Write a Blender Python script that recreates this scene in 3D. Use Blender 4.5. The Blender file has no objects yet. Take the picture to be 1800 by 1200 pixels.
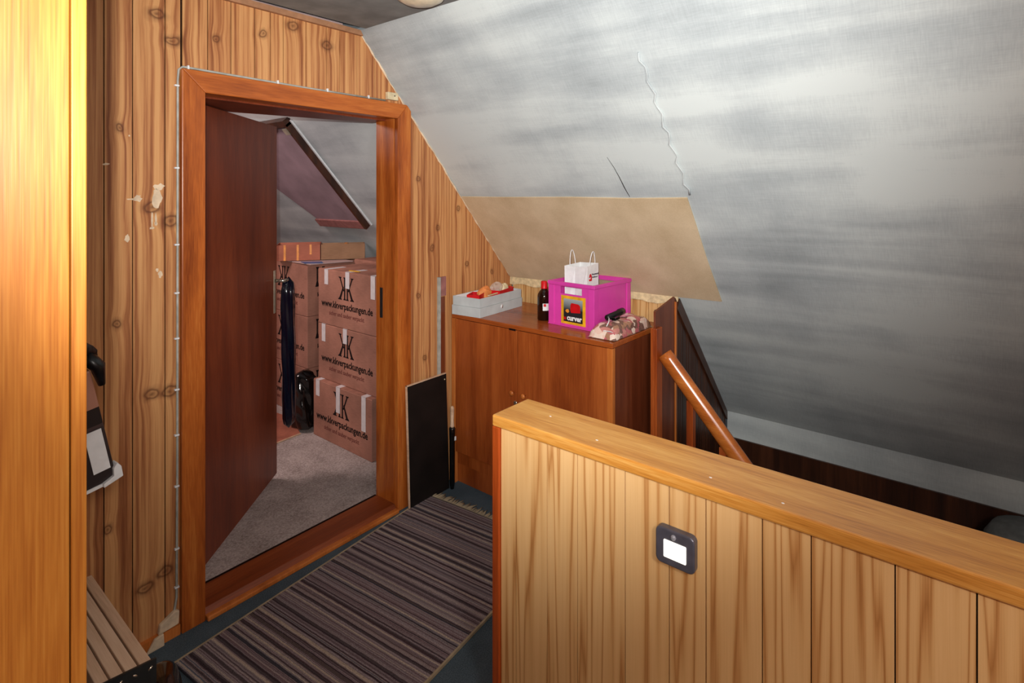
import bpy, bmesh, math, random
from mathutils import Vector, Matrix

random.seed(7)
scene = bpy.context.scene
COL = scene.collection

# ------------------------------------------------------------------ camera, world, lights, exposure
ANG = math.atan2(830, 1002)                       # heading of the view measured from +X
FWD = Vector((math.cos(ANG), math.sin(ANG), 0)); RGT = Vector((math.sin(ANG), -math.cos(ANG), 0))
EYE = Vector((0, 0, 1.55))
cd = bpy.data.cameras.new('camera'); cam = bpy.data.objects.new('camera', cd); COL.objects.link(cam)
cd.sensor_width = 36; cd.lens = 36 * 1002 / 1800; cd.shift_y = -260 / 1800; cd.clip_start = .02
cam.location = EYE; cam.rotation_euler = (math.pi / 2, 0, ANG - math.pi / 2)
scene.camera = cam
vs = scene.view_settings
vs.view_transform = 'Standard'; vs.look = 'None'; vs.gamma = 1; vs.use_curve_mapping = False; vs.exposure = 0.0
w = bpy.data.worlds.new('world'); scene.world = w; w.use_nodes = True
w.node_tree.nodes['Background'].inputs[0].default_value = (.5, .55, .6, 1)
w.node_tree.nodes['Background'].inputs[1].default_value = .05


def lamp_obj(name, kind, loc, energy, color, look=None, **kw):
    d = bpy.data.lights.new(name, kind); d.energy = energy; d.color = color
    for k, v in kw.items(): setattr(d, k, v)
    o = bpy.data.objects.new(name, d); COL.objects.link(o); o.location = loc
    if look is not None: o.rotation_euler = (Vector(look) - Vector(loc)).to_track_quat('-Z', 'Y').to_euler()
    return o


fl = EYE - RGT * .045 + Vector((0, 0, .07)) - FWD * .01
aim = fl + FWD + RGT * .02 + Vector((0, 0, .12))
lamp_obj('camera_flash', 'SPOT', fl, 255, (1, .98, .95), aim, spot_size=math.radians(98), spot_blend=1.0, shadow_soft_size=.012)
lamp_obj('landing_fill', 'POINT', (-.1, -.75, 2.02), 60, (1, .94, .87), None, shadow_soft_size=.14)  # unseen fill added behind the viewer to even out the flash
lamp_obj('store_room_fill', 'AREA', (1.0, 3.6, 2.2), 22, (1, .78, .74), (1.0, 3.6, 0), size=.6)  # added pinkish fill out of view, brightens the store room

# ------------------------------------------------------------------ mesh helpers
TH = math.radians(1.5); P0 = Vector((.8, 2.195, 0))
WALL = Matrix.Translation(P0) @ Matrix.Rotation(TH, 4, 'Z') @ Matrix.Translation(-P0)     # door wall frame: u along the wall, y = 2.195 on its face


class MB:
    def __init__(s): s.v = []; s.f = []; s.sm = []

    def add(s, vs, fs, smooth=False):
        n = len(s.v); s.v += [Vector(p) for p in vs]; s.f += [tuple(i + n for i in f) for f in fs]; s.sm += [smooth] * len(fs); return s

    def box(s, x0, x1, y0, y1, z0, z1):
        return s.add([(x0, y0, z0), (x1, y0, z0), (x1, y1, z0), (x0, y1, z0), (x0, y0, z1), (x1, y0, z1), (x1, y1, z1), (x0, y1, z1)],
                     [(3, 2, 1, 0), (4, 5, 6, 7), (0, 1, 5, 4), (1, 2, 6, 5), (2, 3, 7, 6), (3, 0, 4, 7)])

    def prism(s, poly, axis, a, b):
        def P(p, t): return {'x': (t, p[0], p[1]), 'y': (p[0], t, p[1]), 'z': (p[0], p[1], t)}[axis]
        n = len(poly)
        return s.add([P(p, a) for p in poly] + [P(p, b) for p in poly],
                     [tuple(range(n)), tuple(range(2 * n - 1, n - 1, -1))] + [(i, i + n, (i + 1) % n + n, (i + 1) % n) for i in range(n)])

    def tube(s, pts, r, seg=8, cap=True):
        pts = [Vector(p) for p in pts]; rs = r if isinstance(r, (list, tuple)) else [r] * len(pts); vs = []; fs = []
        up = None
        for i, p in enumerate(pts):
            d = (pts[min(i + 1, len(pts) - 1)] - pts[max(i - 1, 0)]).normalized()
            if up is None:
                up = Vector((0, 0, 1)) if abs(d.z) < .9 else Vector((1, 0, 0))
            a = d.cross(up).normalized(); b = a.cross(d).normalized(); up = b
            for k in range(seg):
                t = 2 * math.pi * k / seg; vs.append(p + (a * math.cos(t) + b * math.sin(t)) * rs[i])
        for i in range(len(pts) - 1):
            for k in range(seg):
                fs.append((i * seg + k, i * seg + (k + 1) % seg, (i + 1) * seg + (k + 1) % seg, (i + 1) * seg + k))
        if cap: fs += [tuple(range(seg - 1, -1, -1)), tuple(range((len(pts) - 1) * seg, len(pts) * seg))]
        return s.add(vs, fs, True)

    def lathe(s, prof, c=(0, 0, 0), seg=24, sx=1, sy=1):
        c = Vector(c); vs = []; fs = []
        for r, z in prof:
            for k in range(seg):
                t = 2 * math.pi * k / seg; vs.append(c + Vector((r * math.cos(t) * sx, r * math.sin(t) * sy, z)))
        for i in range(len(prof) - 1):
            for k in range(seg):
                fs.append((i * seg + k, i * seg + (k + 1) % seg, (i + 1) * seg + (k + 1) % seg, (i + 1) * seg + k))
        fs += [tuple(range(seg - 1, -1, -1)), tuple(range((len(prof) - 1) * seg, len(prof) * seg))]
        return s.add(vs, fs, True)

    def grid(s, fn, nu, nv):
        vs = [fn(i / nu, j / nv) for i in range(nu + 1) for j in range(nv + 1)]
        fs = [(i * (nv + 1) + j, (i + 1) * (nv + 1) + j, (i + 1) * (nv + 1) + j + 1, i * (nv + 1) + j + 1) for i in range(nu) for j in range(nv)]
        return s.add(vs, fs, True)

    def xf(s, M):
        s.v = [M @ p for p in s.v]; return s

    def build(s, name, mat, parent=None, bevel=0, seg=2, flat=False, subsurf=0):
        me = bpy.data.meshes.new(name); me.from_pydata([tuple(p) for p in s.v], [], s.f); me.validate()
        bm = bmesh.new(); bm.from_mesh(me); bmesh.ops.recalc_face_normals(bm, faces=bm.faces); bm.to_mesh(me); bm.free()
        for p, m in zip(me.polygons, s.sm): p.use_smooth = m and not flat
        me.materials.append(mat)
        o = bpy.data.objects.new(name, me); COL.objects.link(o)
        if parent is not None: o.parent = parent
        if bevel:
            md = o.modifiers.new('bevel', 'BEVEL'); md.width = bevel; md.segments = seg; md.limit_method = 'ANGLE'; md.angle_limit = .6
        if subsurf:
            md = o.modifiers.new('sub', 'SUBSURF'); md.levels = subsurf; md.render_levels = subsurf
        return o


def tag(o, label, cat, group=None, kind=None):
    o['label'] = label; o['category'] = cat
    if group: o['group'] = group
    if kind: o['kind'] = kind
    return o


def empty(name, loc=(0, 0, 0), rz=0):
    o = bpy.data.objects.new(name, None); COL.objects.link(o); o.location = loc; o.rotation_euler = (0, 0, rz); o.empty_display_size = .05
    return o


def thing(name, label, cat, loc=(0, 0, 0), rz=0, group=None): return tag(empty(name, loc, rz), label, cat, group)


def struct(o): o['kind'] = 'structure'; return o


def wall_root(name, u=0, y=0, z=0):
    """an Empty that sits in the door wall's own frame (children are written in u, y, z relative to it)"""
    o = empty(name); o.matrix_world = WALL @ Matrix.Translation((u, y, z)); return o


def text_mb(txt, size, bold=0, depth=.0006, width=None):
    cu = bpy.data.curves.new('t', 'FONT'); cu.body = txt; cu.size = size; cu.offset = bold; cu.extrude = depth; cu.align_x = 'CENTER'; cu.resolution_u = 2
    o = bpy.data.objects.new('t', cu); COL.objects.link(o)
    me = bpy.data.meshes.new_from_object(o)
    mb = MB(); mb.add([v.co.copy() for v in me.vertices], [tuple(p.vertices) for p in me.polygons])
    bpy.data.objects.remove(o); bpy.data.curves.remove(cu); bpy.data.meshes.remove(me)
    if width:
        xs = [p.x for p in mb.v]; k = width / (max(xs) - min(xs)); mb.v = [Vector((p.x * k, p.y, p.z)) for p in mb.v]
    return mb


FACE_NX = Matrix(((0, 0, -1, 0), (-1, 0, 0, 0), (0, 1, 0, 0), (0, 0, 0, 1)))     # text plane -> a face that looks to -X
FACE_NY = Matrix(((1, 0, 0, 0), (0, 0, -1, 0), (0, 1, 0, 0), (0, 0, 0, 1)))      # text plane -> a face that looks to -Y

# ------------------------------------------------------------------ materials


def lin(c):
    c = [x / 255 for x in c]
    return tuple(x / 12.92 if x <= .04045 else ((x + .055) / 1.055) ** 2.4 for x in c) + (1,)


class NT:
    def __init__(s, name, rough=.5, spec=.5):
        s.m = bpy.data.materials.new(name); s.m.use_nodes = True; s.t = s.m.node_tree
        s.b = s.t.nodes['Principled BSDF']; s.b.inputs['Roughness'].default_value = rough; s.b.inputs['Specular IOR Level'].default_value = spec

    def n(s, kind, ins=None, **kw):
        x = s.t.nodes.new(kind)
        for k, v in kw.items(): setattr(x, k, v)
        for k, v in (ins or {}).items():
            if isinstance(v, bpy.types.NodeSocket): s.t.links.new(v, x.inputs[k])
            else: x.inputs[k].default_value = v
        return x

    def math(s, op, a, b=0, c=0): return s.n('ShaderNodeMath', {0: a, 1: b, 2: c}, operation=op).outputs[0]

    def vmath(s, op, a, b=(0, 0, 0)):
        x = s.n('ShaderNodeVectorMath', {0: a, 1: b}, operation=op); return x.outputs[1] if op == 'LENGTH' else x.outputs[0]

    def obj(s): return s.n('ShaderNodeTexCoord').outputs['Object']

    def noise(s, vec, scale=1, detail=3, rough=.5, dist=0):
        return s.n('ShaderNodeTexNoise', {'Vector': vec, 'Scale': scale, 'Detail': detail, 'Roughness': rough, 'Distortion': dist}).outputs['Fac']

    def ramp(s, fac, stops, interp='LINEAR'):
        x = s.n('ShaderNodeValToRGB', {'Fac': fac}); r = x.color_ramp; r.interpolation = interp
        while len(r.elements) < len(stops): r.elements.new(.5)
        for e, (p, c) in zip(r.elements, stops): e.position = p; e.color = lin(c) if len(c) == 3 else c
        return x.outputs['Color']

    def mix(s, fac, a, b, mode='MIX'):
        x = s.n('ShaderNodeMix', data_type='RGBA', blend_type=mode)
        for i, v in ((0, fac), (6, a), (7, b)):
            if isinstance(v, bpy.types.NodeSocket): s.t.links.new(v, x.inputs[i])
            else: x.inputs[i].default_value = (lin(v) if i else v) if isinstance(v, tuple) and len(v) == 3 else v
        return x.outputs[2]

    def out(s, col=None, bump=None, strength=.3, dist=.002):
        if col is not None:
            if isinstance(col, tuple): s.b.inputs['Base Color'].default_value = lin(col)
            else: s.t.links.new(col, s.b.inputs['Base Color'])
        if bump is not None:
            x = s.n('ShaderNodeBump', {'Height': bump, 'Strength': strength, 'Distance': dist}); s.t.links.new(x.outputs[0], s.b.inputs['Normal'])
        return s.m


def plain(name, c, rough=.5, spec=.5, metal=0, var=.12, scale=30):
    t = NT(name, rough, spec); t.b.inputs['Metallic'].default_value = metal
    f = t.noise(t.obj(), scale, 4)
    d = tuple(max(0, int(x * (1 - var))) for x in c); l = tuple(min(255, int(x * (1 + var * .5))) for x in c)
    return t.out(t.ramp(f, [(.3, d), (.7, l)]), f, .15, .001)


def wood(name, dark, mid, light, axis='z', rough=.35, spec=.5, stretch=14, scale=9, fine=.35, bump=.12, coat=0, rnd=True):
    """veneer: bands of growth rings and fine pores drawn out along one axis"""
    t = NT(name, rough, spec); v = t.obj()
    if rnd:
        r = t.n('ShaderNodeObjectInfo').outputs['Random']
        v = t.vmath('ADD', v, t.n('ShaderNodeCombineXYZ', {0: t.math('MULTIPLY', r, 7.3), 1: t.math('MULTIPLY', r, 3.1), 2: t.math('MULTIPLY', r, 5.7)}).outputs[0])
    k = {'x': (1 / stretch, 1, 1), 'y': (1, 1 / stretch, 1), 'z': (1, 1, 1 / stretch)}[axis]
    v = t.vmath('MULTIPLY', v, k)
    a = t.noise(v, scale, 3, .55, .6); b = t.noise(v, scale * 14, 2, .6)
    k2 = {'x': (.25, 1, 1), 'y': (1, .25, 1), 'z': (1, 1, .25)}[axis]
    c = t.noise(t.vmath('MULTIPLY', v, k2), scale * 40, 1, .5)
    m = t.math('ADD', t.math('MULTIPLY', a, 1 - fine), t.math('MULTIPLY', t.math('ADD', b, c), fine * .5))
    col = t.ramp(m, [(.34, dark), (.5, mid), (.64, light)])
    if coat:
        t.b.inputs['Coat Weight'].default_value = coat; t.b.inputs['Coat Roughness'].default_value = .22
    return t.out(col, m, bump, .002)


def pine_paper(name):
    """knotty pine boards of the door wall; the knots sit where the photograph shows them"""
    t = NT(name, .42, .35); v = t.obj()
    K = [(.62, 1.765, 0), (.73, 2.167, 1), (.779, 2.085, 1), (.93, 2.125, 0), (1.241, 2.246, 1), (1.403, 2.196, 1), (1.111, 2.182, 0), (.715, 1.50, 1),
         (.775, 1.455, 1), (.612, 1.121, 0), (.718, .867, 1), (.771, .858, 1), (.588, .461, 0), (.695, .212, 1), (.757, .236, 1), (1.935, 1.623, 0),
         (2.229, 1.465, 0), (2.076, 1.369, 0), (2.035, 1.267, 0), (2.298, 1.151, 0), (1.935, 1.027, 0), (1.98, .70, 0), (2.52, 1.09, 0)]
    warp = t.noise(v, 22, 2); wv = t.n('ShaderNodeCombineXYZ', {0: t.math('MULTIPLY', t.math('SUBTRACT', warp, .5), .02), 1: 0., 2: t.math('MULTIPLY', t.math('SUBTRACT', warp, .5), .03)}).outputs[0]
    vw = t.vmath('ADD', v, wv); dm = None
    for u, z, big in K:
        k = (1 / (.030 if big else .0145), 0, 1 / (.020 if big else .017))
        d = t.vmath('LENGTH', t.vmath('MULTIPLY', t.vmath('SUBTRACT', vw, (u, 0, z)), k))
        dm = d if dm is None else t.math('MINIMUM', dm, d)
    f = t.math('EXPONENT', t.math('MULTIPLY', t.math('MULTIPLY', dm, dm), -.16))
    r = t.n('ShaderNodeObjectInfo').outputs['Random']
    sx = t.n('ShaderNodeSeparateXYZ', {0: v})
    gx = t.math('ADD', t.math('MULTIPLY', sx.outputs[0], 34), t.math('ADD', t.math('MULTIPLY', f, .32), t.math('MULTIPLY', r, 9)))
    gv = t.n('ShaderNodeCombineXYZ', {0: gx, 1: t.math('MULTIPLY', r, 5), 2: t.math('MULTIPLY', sx.outputs[2], .55)}).outputs[0]
    a = t.noise(gv, 1.9, 3, .5, .35)
    fv = t.vmath('MULTIPLY', v, (1, 1, .03)); b = t.noise(fv, 420, 2)
    m = t.math('ADD', t.math('MULTIPLY', a, .86), t.math('MULTIPLY', b, .14))
    col = t.ramp(m, [(.33, (138, 82, 50)), (.43, (170, 110, 68)), (.52, (196, 138, 88)), (.62, (211, 156, 102))])
    mask = t.ramp(t.math('MULTIPLY', dm, .6), [(0, (245, 245, 245)), (.16, (190, 190, 190)), (.28, (150, 150, 150)), (.42, (250, 250, 250)), (.62, (150, 150, 150)), (.95, (0, 0, 0))])
    mf = t.math('MULTIPLY', t.n('ShaderNodeRGBToBW', {0: mask}).outputs[0], .85)
    col = t.mix(mf, col, (86, 44, 28))
    return t.out(col, m, .1, .001)


M = {}
M['pine'] = pine_paper('knotty_pine_boards')
M['casing'] = wood('door_casing_wood', (128, 58, 18), (176, 92, 34), (206, 126, 56), 'z', .33, .5, 10, 12)
M['casing_u'] = wood('door_casing_wood_across', (128, 58, 18), (176, 92, 34), (200, 116, 50), 'x', .33, .5, 10, 12)
M['wardrobe'] = wood('wardrobe_veneer', (160, 88, 24), (190, 120, 44), (206, 142, 62), 'z', .36, .6, 16, 11, .55)


def m_ash(name):
    """pale veneer with drawn-out growth rings"""
    t = NT(name, .42, .4); v = t.obj(); r = t.n('ShaderNodeObjectInfo').outputs['Random']
    v = t.vmath('ADD', v, t.n('ShaderNodeCombineXYZ', {0: t.math('MULTIPLY', r, 3.1), 1: t.math('MULTIPLY', r, 7.3), 2: t.math('MULTIPLY', r, 5.7)}).outputs[0])
    a = t.noise(t.vmath('MULTIPLY', v, (1, 1, .028)), 15, 2, .45, .15)
    rings = t.math('POWER', t.math('PINGPONG', t.math('MULTIPLY', a, 16), 1.0), 2.2)
    b = t.noise(t.vmath('MULTIPLY', v, (1, 1, .012)), 520, 2, .6)
    c = t.noise(t.vmath('MULTIPLY', v, (1, 1, .06)), 22, 2)
    m = t.math('ADD', t.math('MULTIPLY', rings, .5), t.math('ADD', t.math('MULTIPLY', b, .42), t.math('MULTIPLY', c, .22)))
    col = t.ramp(m, [(.2, (234, 192, 134)), (.5, (224, 178, 118)), (.72, (200, 146, 88)), (.9, (168, 112, 58))])
    return t.out(col, m, .08, .001)


M['ash'] = m_ash('ash_panelling')
M['cap'] = wood('parapet_cap_wood', (168, 102, 36), (208, 142, 60), (228, 172, 92), 'y', .3, .55, 14, 16, .5, coat=.25)
M['end'] = wood('parapet_end_wood', (130, 48, 14), (170, 74, 26), (190, 92, 36), 'z', .35, .5, 14, 12)
M['cupboard'] = wood('cupboard_veneer', (124, 54, 20), (158, 78, 32), (182, 98, 44), 'z', .32, .5, 10, 7, .35)
M['cupboard_top'] = wood('cupboard_top_veneer', (130, 58, 20), (164, 82, 34), (188, 104, 46), 'y', .25, .5, 10, 7, .35)
M['edge'] = wood('cupboard_edge_strip', (160, 84, 34), (196, 112, 50), (212, 130, 66), 'z', .32, .5, 14, 12)
M['leaf'] = wood('door_leaf_veneer', (96, 40, 20), (122, 54, 28), (142, 68, 36), 'z', .38, .4, 8, 7, .4)
M['rail'] = wood('handrail_wood', (160, 80, 28), (196, 108, 42), (216, 132, 60), 'y', .22, .6, 14, 14, coat=.5)
M['redwood'] = wood('stair_post_wood', (120, 46, 16), (160, 74, 28), (184, 94, 42), 'z', .32, .5, 12, 12)
M['darkwood'] = wood('stairwell_dark_boards', (44, 24, 16), (66, 36, 22), (84, 48, 30), 'z', .35, .5, 20, 18)
M['darkred'] = wood('stairwell_reddish_board', (80, 34, 18), (112, 54, 30), (132, 70, 42), 'z', .33, .5, 14, 12)
M['darkfloor'] = wood('dark_floor_boards', (34, 20, 14), (50, 30, 20), (64, 40, 28), 'y', .5, .4, 14, 10)
M['sill'] = wood('threshold_wood', (104, 46, 20), (138, 66, 30), (160, 86, 44), 'x', .4, .4, 12, 12)
M['pale_timber'] = wood('pale_timber', (172, 138, 112), (214, 180, 150), (228, 198, 170), 'y', .55, .3, 14, 12)
M['gap'] = plain('dark_joint', (34, 18, 10), .8, .1)
M['cream'] = plain('cream_plastic', (222, 206, 168), .5)
M['plaster'] = plain('bare_plaster', (226, 202, 172), .8, .2)
M['cable'] = plain('grey_cable', (176, 178, 170), .45)
M['white'] = plain('white_paper', (236, 238, 240), .6, .3, var=.04)
M['black'] = plain('black_plastic', (16, 16, 18), .35)
M['blackboard'] = plain('black_board', (26, 21, 19), .55, .3, scale=8, var=.35)
M['navy'] = plain('navy_glossy_film', (9, 13, 30), .15, .7)
M['bin'] = plain('black_glossy_film', (9, 10, 11), .16, .7)
M['steel'] = plain('brushed_steel', (190, 185, 165), .35, .5, .6)
M['chrome'] = plain('chrome', (200, 190, 175), .2, .5, .9)
M['darkmetal'] = plain('dark_tread_metal', (64, 64, 64), .35, .5, .6)
M['tape'] = plain('white_tape', (226, 220, 222), .45, var=.05)
M['orange_tape'] = plain('orange_tape', (232, 146, 56), .4)
M['ink'] = plain('black_ink', (34, 26, 26), .7, .1)
M['red_ink'] = plain('faded_red_ink', (112, 58, 54), .7, .1)
M['red'] = plain('red_plastic', (206, 22, 30), .35, var=.08)
M['brown_glass'] = plain('dark_brown_glass', (30, 13, 8), .08, .7)
M['crate'] = plain('magenta_plastic', (220, 70, 172), .35, .5, var=.06, scale=6)
M['yellow'] = plain('yellow_print', (232, 176, 36), .5)
M['greybox'] = plain('grey_card', (196, 204, 206), .55, .3, var=.05, scale=14)
M['orange'] = plain('orange_card', (226, 140, 78), .5)
M['pinkish'] = plain('pinkish_panel', (160, 108, 104), .6, .2)
M['hatchpanel'] = plain('mauve_hatch_board', (150, 130, 138), .6, .2, scale=5)
M['grey_sack'] = plain('grey_sack_cloth', (110, 114, 114), .8, .2)
M['lampglass'] = plain('cream_lamp_glass', (230, 216, 186), .3)
M['charcoal'] = plain('charcoal_plastic', (96, 96, 108), .3, .5, .3)
M['smoke'] = plain('sensor_dome', (150, 150, 160), .15)
M['ceiling'] = plain('grey_ceiling_paint', (140, 142, 140), .9, .1, scale=9)
M['storewall'] = plain('pale_pink_plaster', (198, 172, 168), .9, .1, scale=4)
M['trim'] = plain('cornice_strip', (170, 124, 92), .6, .2)


def m_card(name, c):
    t = NT(name, .75, .15); v = t.obj(); a = t.noise(v, 5, 3); b = t.noise(t.vmath('MULTIPLY', v, (1, 1, 14)), 25, 2)
    d = tuple(int(x * .86) for x in c); l = tuple(min(255, int(x * 1.08)) for x in c)
    return t.out(t.ramp(t.math('ADD', t.math('MULTIPLY', a, .7), t.math('MULTIPLY', b, .3)), [(.35, d), (.65, l)]), b, .08, .001)


M['card'] = m_card('pinkish_cardboard', (172, 122, 104)); M['card2'] = m_card('brown_cardboard', (156, 120, 92)); M['card3'] = m_card('reddish_cardboard', (170, 104, 84))


def m_slope():
    t = NT('sooty_painted_board', .75, .25); v = t.obj()
    s1 = t.noise(t.vmath('MULTIPLY', v, (5, .5, 4)), 1.3, 3, .5, .4)           # soot streaks that run along the eaves
    s2 = t.noise(t.vmath('MULTIPLY', v, (1.1, 1.5, 1.1)), 1.6, 3)
    weave = t.noise(t.vmath('MULTIPLY', v, (8, 90, 8)), 3, 2); weft = t.noise(t.vmath('MULTIPLY', v, (200, 9, 200)), 2, 2)
    m = t.math('ADD', t.math('MULTIPLY', s1, .48), t.math('MULTIPLY', s2, .34))
    m = t.math('ADD', m, t.math('ADD', t.math('MULTIPLY', weave, .09), t.math('MULTIPLY', weft, .09)))
    col = t.ramp(m, [(.34, (146, 154, 158)), (.46, (178, 187, 190)), (.58, (207, 216, 216))])
    return t.out(col, weft, .1, .001)


M['slope'] = m_slope()


def m_beige():
    t = NT('beige_board', .8, .15); v = t.obj(); a = t.noise(v, 6, 4, .6); b = t.noise(v, 160, 2)
    return t.out(t.ramp(t.math('ADD', t.math('MULTIPLY', a, .75), t.math('MULTIPLY', b, .25)), [(.3, (196, 174, 140)), (.7, (222, 202, 170))]), b, .12, .001)


M['beige'] = m_beige(); M['lip'] = plain('torn_cream_lip', (226, 206, 164), .8, .1, scale=50)


def m_carpet(name, dark, light, scale=260):
    t = NT(name, .95, .05); v = t.obj(); a = t.noise(v, scale, 3, .7); b = t.noise(v, 7, 3)
    m = t.math('ADD', t.math('MULTIPLY', a, .7), t.math('MULTIPLY', b, .3))
    return t.out(t.ramp(m, [(.32, dark), (.68, light)]), a, .6, .004)


M['carpet'] = m_carpet('blue_green_carpet', (48, 60, 68), (98, 112, 122)); M['greycarpet'] = m_carpet('speckled_grey_carpet', (128, 116, 110), (204, 192, 188), 120)


def m_rug():
    t = NT('striped_runner_weave', .95, .05); v = t.obj(); s = t.n('ShaderNodeSeparateXYZ', {0: v})
    x = t.math('ADD', s.outputs[0], t.math('MULTIPLY', t.math('SUBTRACT', t.noise(v, 30, 2), .5), .004))
    n1 = t.n('ShaderNodeTexNoise', {'W': x, 'Scale': 55.0, 'Detail': 1.5}, noise_dimensions='1D').outputs['Fac']
    n2 = t.n('ShaderNodeTexNoise', {'W': t.math('ADD', x, 31.0), 'Scale': 34.0, 'Detail': 0.0}, noise_dimensions='1D').outputs['Fac']
    c = t.ramp(n1, [(0, (66, 58, 64)), (.38, (66, 58, 64)), (.43, (124, 106, 112)), (.475, (176, 164, 168)), (.51, (134, 112, 118)), (.55, (196, 182, 178)), (.60, (112, 116, 130)), (.64, (222, 204, 184))], 'CONSTANT')
    c2 = t.ramp(n2, [(0, (116, 92, 96)), (.4, (136, 124, 128)), (.5, (84, 72, 78)), (.58, (160, 142, 136)), (.66, (92, 102, 116))], 'CONSTANT')
    c = t.mix(.28, c, c2)
    sp = t.noise(t.vmath('MULTIPLY', v, (1.6, 1, 1)), 330, 2, .7)
    c = t.mix(1.0, c, t.ramp(sp, [(.3, (165, 160, 160)), (.65, (255, 255, 255))]), 'MULTIPLY')
    return t.out(c, sp, .6, .004)


M['rug'] = m_rug(); M['fringe'] = plain('cream_fringe', (168, 152, 126), .9, .1)


def m_floral():
    t = NT('floral_film', .22, .6); v = t.obj()
    vo = t.n('ShaderNodeTexVoronoi', {'Vector': t.vmath('ADD', v, t.vmath('MULTIPLY', t.n('ShaderNodeTexNoise', {'Vector': v, 'Scale': 25.0}).outputs['Color'], (.04, .04, .04))), 'Scale': 38.0})
    f = t.n('ShaderNodeSeparateColor', {0: vo.outputs['Color']}).outputs[0]
    c = t.ramp(f, [(0, (66, 40, 38)), (.2, (236, 206, 192)), (.38, (196, 120, 116)), (.55, (150, 110, 82)), (.7, (240, 226, 212)), (.86, (178, 72, 92))], 'CONSTANT')
    c = t.mix(t.math('MULTIPLY', t.noise(v, 60, 3), .5), c, (214, 164, 146))
    return t.out(c, t.noise(v, 40, 3), .4, .004)


M['floral'] = m_floral()


def m_labelart():
    t = NT('label_gradient_print', .5); s = t.n('ShaderNodeSeparateXYZ', {0: t.obj()})
    return t.out(t.ramp(t.n('ShaderNodeMapRange', {0: s.outputs[2], 1: .025, 2: .14}).outputs[0], [(.0, (24, 22, 26)), (.5, (36, 36, 42)), (1, (170, 180, 186))]))


M['labelart'] = m_labelart()
t = NT('lit_diffuser', .4); t.b.inputs['Emission Color'].default_value = (1, .95, .8, 1); t.b.inputs['Emission Strength'].default_value = 1.6; M['lit'] = t.out((250, 246, 230))
t = NT('clear_film', .12, .6); t.b.inputs['Alpha'].default_value = .45; M['film'] = t.out((232, 214, 200))


def m_print():
    t = NT('printed_carton_side', .4, .5); s = t.n('ShaderNodeSeparateXYZ', {0: t.obj()})
    n = t.noise(t.obj(), 18, 3)
    f = t.math('ADD', s.outputs[2], t.math('MULTIPLY', t.math('SUBTRACT', n, .5), .004))
    return t.out(t.ramp(t.n('ShaderNodeMapRange', {0: f, 1: 0., 2: .3}).outputs[0], [(0, (42, 34, 36)), (.28, (52, 42, 44)), (.5, (70, 54, 54)), (.52, (28, 22, 24)), (.67, (176, 124, 104))], 'CONSTANT'))


M['print'] = m_print()

# ------------------------------------------------------------------ the room
SL = lambda x: 4.047 - 1.1155 * x                       # underside of the sloping roof
CZ = 2.298; XC = 1.568; XK = 3.38; ZK = SL(3.38)

# floors
f = MB().box(-1.2, 1.36, -1.5, 2.24, -.12, 0).box(1.36, 2.75, 1.18, 2.24, -.12, 0)
struct(f.build('floor', M['carpet']))
struct(MB().box(2.42, 3.42, -1.5, 1.16, -.12, 0).build('floor', M['darkfloor']))
struct(MB().box(-.6, 3.5, 2.345, 5.2, -.12, .03).build('floor', M['greycarpet']))
# flat ceilings
struct(MB().box(-1.2, XC, -1.5, 2.16, CZ, CZ + .06).build('ceiling', M['ceiling']))
struct(MB().box(-.6, XC, 2.34, 5.2, CZ, CZ + .06).build('ceiling', M['storewall']))

# sloping roof, slightly uneven on its underside
Lx, Lz = XK + .06 - XC, 1.1155 * (XK + .06 - XC)
NS = Vector((-1.1155, 0, -1)).normalized()
rw = [(random.uniform(0, 6.28), random.uniform(.6, 2.4), random.uniform(6, 26), random.uniform(.25, 1)) for _ in range(9)]


def slope_fn(a, b):
    x = XC + Lx * a; y = -1.5 + 6.7 * b
    h = sum(math.sin(p + y * ky + a * 2.4 * ks) * am / ks for p, ky, ks, am in rw) * .012
    e = min(1, min(a, 1 - a) * 14)
    return Vector((x, y, SL(x))) - NS * (.002 + max(-.002, min(.002, h)) * e * -1) + NS * .002


mb = MB().grid(slope_fn, 70, 110)
mb.prism([(XC, CZ + .012), (XC + Lx, SL(XC + Lx) + .012), (XC + Lx + .06, SL(XC + Lx) + .06), (XC + .06, CZ + .09)], 'y', -1.5, 5.2)
slope = struct(mb.build('wall_sloped', M['slope']))


def on_slope(y, x, off=0): return Vector((x, y, SL(x))) + NS * off


def slope_slab(mb, pts, off0, off1):
    n = len(pts)
    return mb.add([on_slope(y, x, off0) for y, x in pts] + [on_slope(y, x, off1) for y, x in pts],
                  [tuple(range(n)), tuple(range(2 * n - 1, n - 1, -1))] + [(i, i + n, (i + 1) % n + n, (i + 1) % n) for i in range(n)])


# beige board let into the slope, with a torn edge above and ragged seams
pts = [(2.225, 2.252), (1.9, 2.254), (1.5, 2.252), (1.2, 2.256), (.935, 2.253), (.938, 2.35), (.945, 2.5), (.948, 2.69), (1.3, 2.695), (1.7, 2.697), (2.0, 2.69), (2.243, 2.692)]
slope_slab(MB(), pts, -.001, .0055).build('beige_panel', M['beige'], slope)
mb = MB(); pp = []
for k in range(24):
    q = k / 23; y = .92 + .008 * math.sin(k * 1.9); x = 1.80 + q * .44
    pp.append(on_slope(y, x, .003 + .003 * (k % 2)))
mb.tube(pp, [.0025 + .003 * random.random() for _ in pp], 5); mb.build('torn_seam', M['slope'], slope)
mb = MB(); mb.tube([on_slope(1.22 - .03 * q + .004 * math.sin(q * 20), 2.10 + .15 * q, .0025) for q in (0, .25, .5, .75, 1)], [.0006, .001, .0014, .0018, .001], 5); mb.build('crack', M['gap'], slope)
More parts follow.
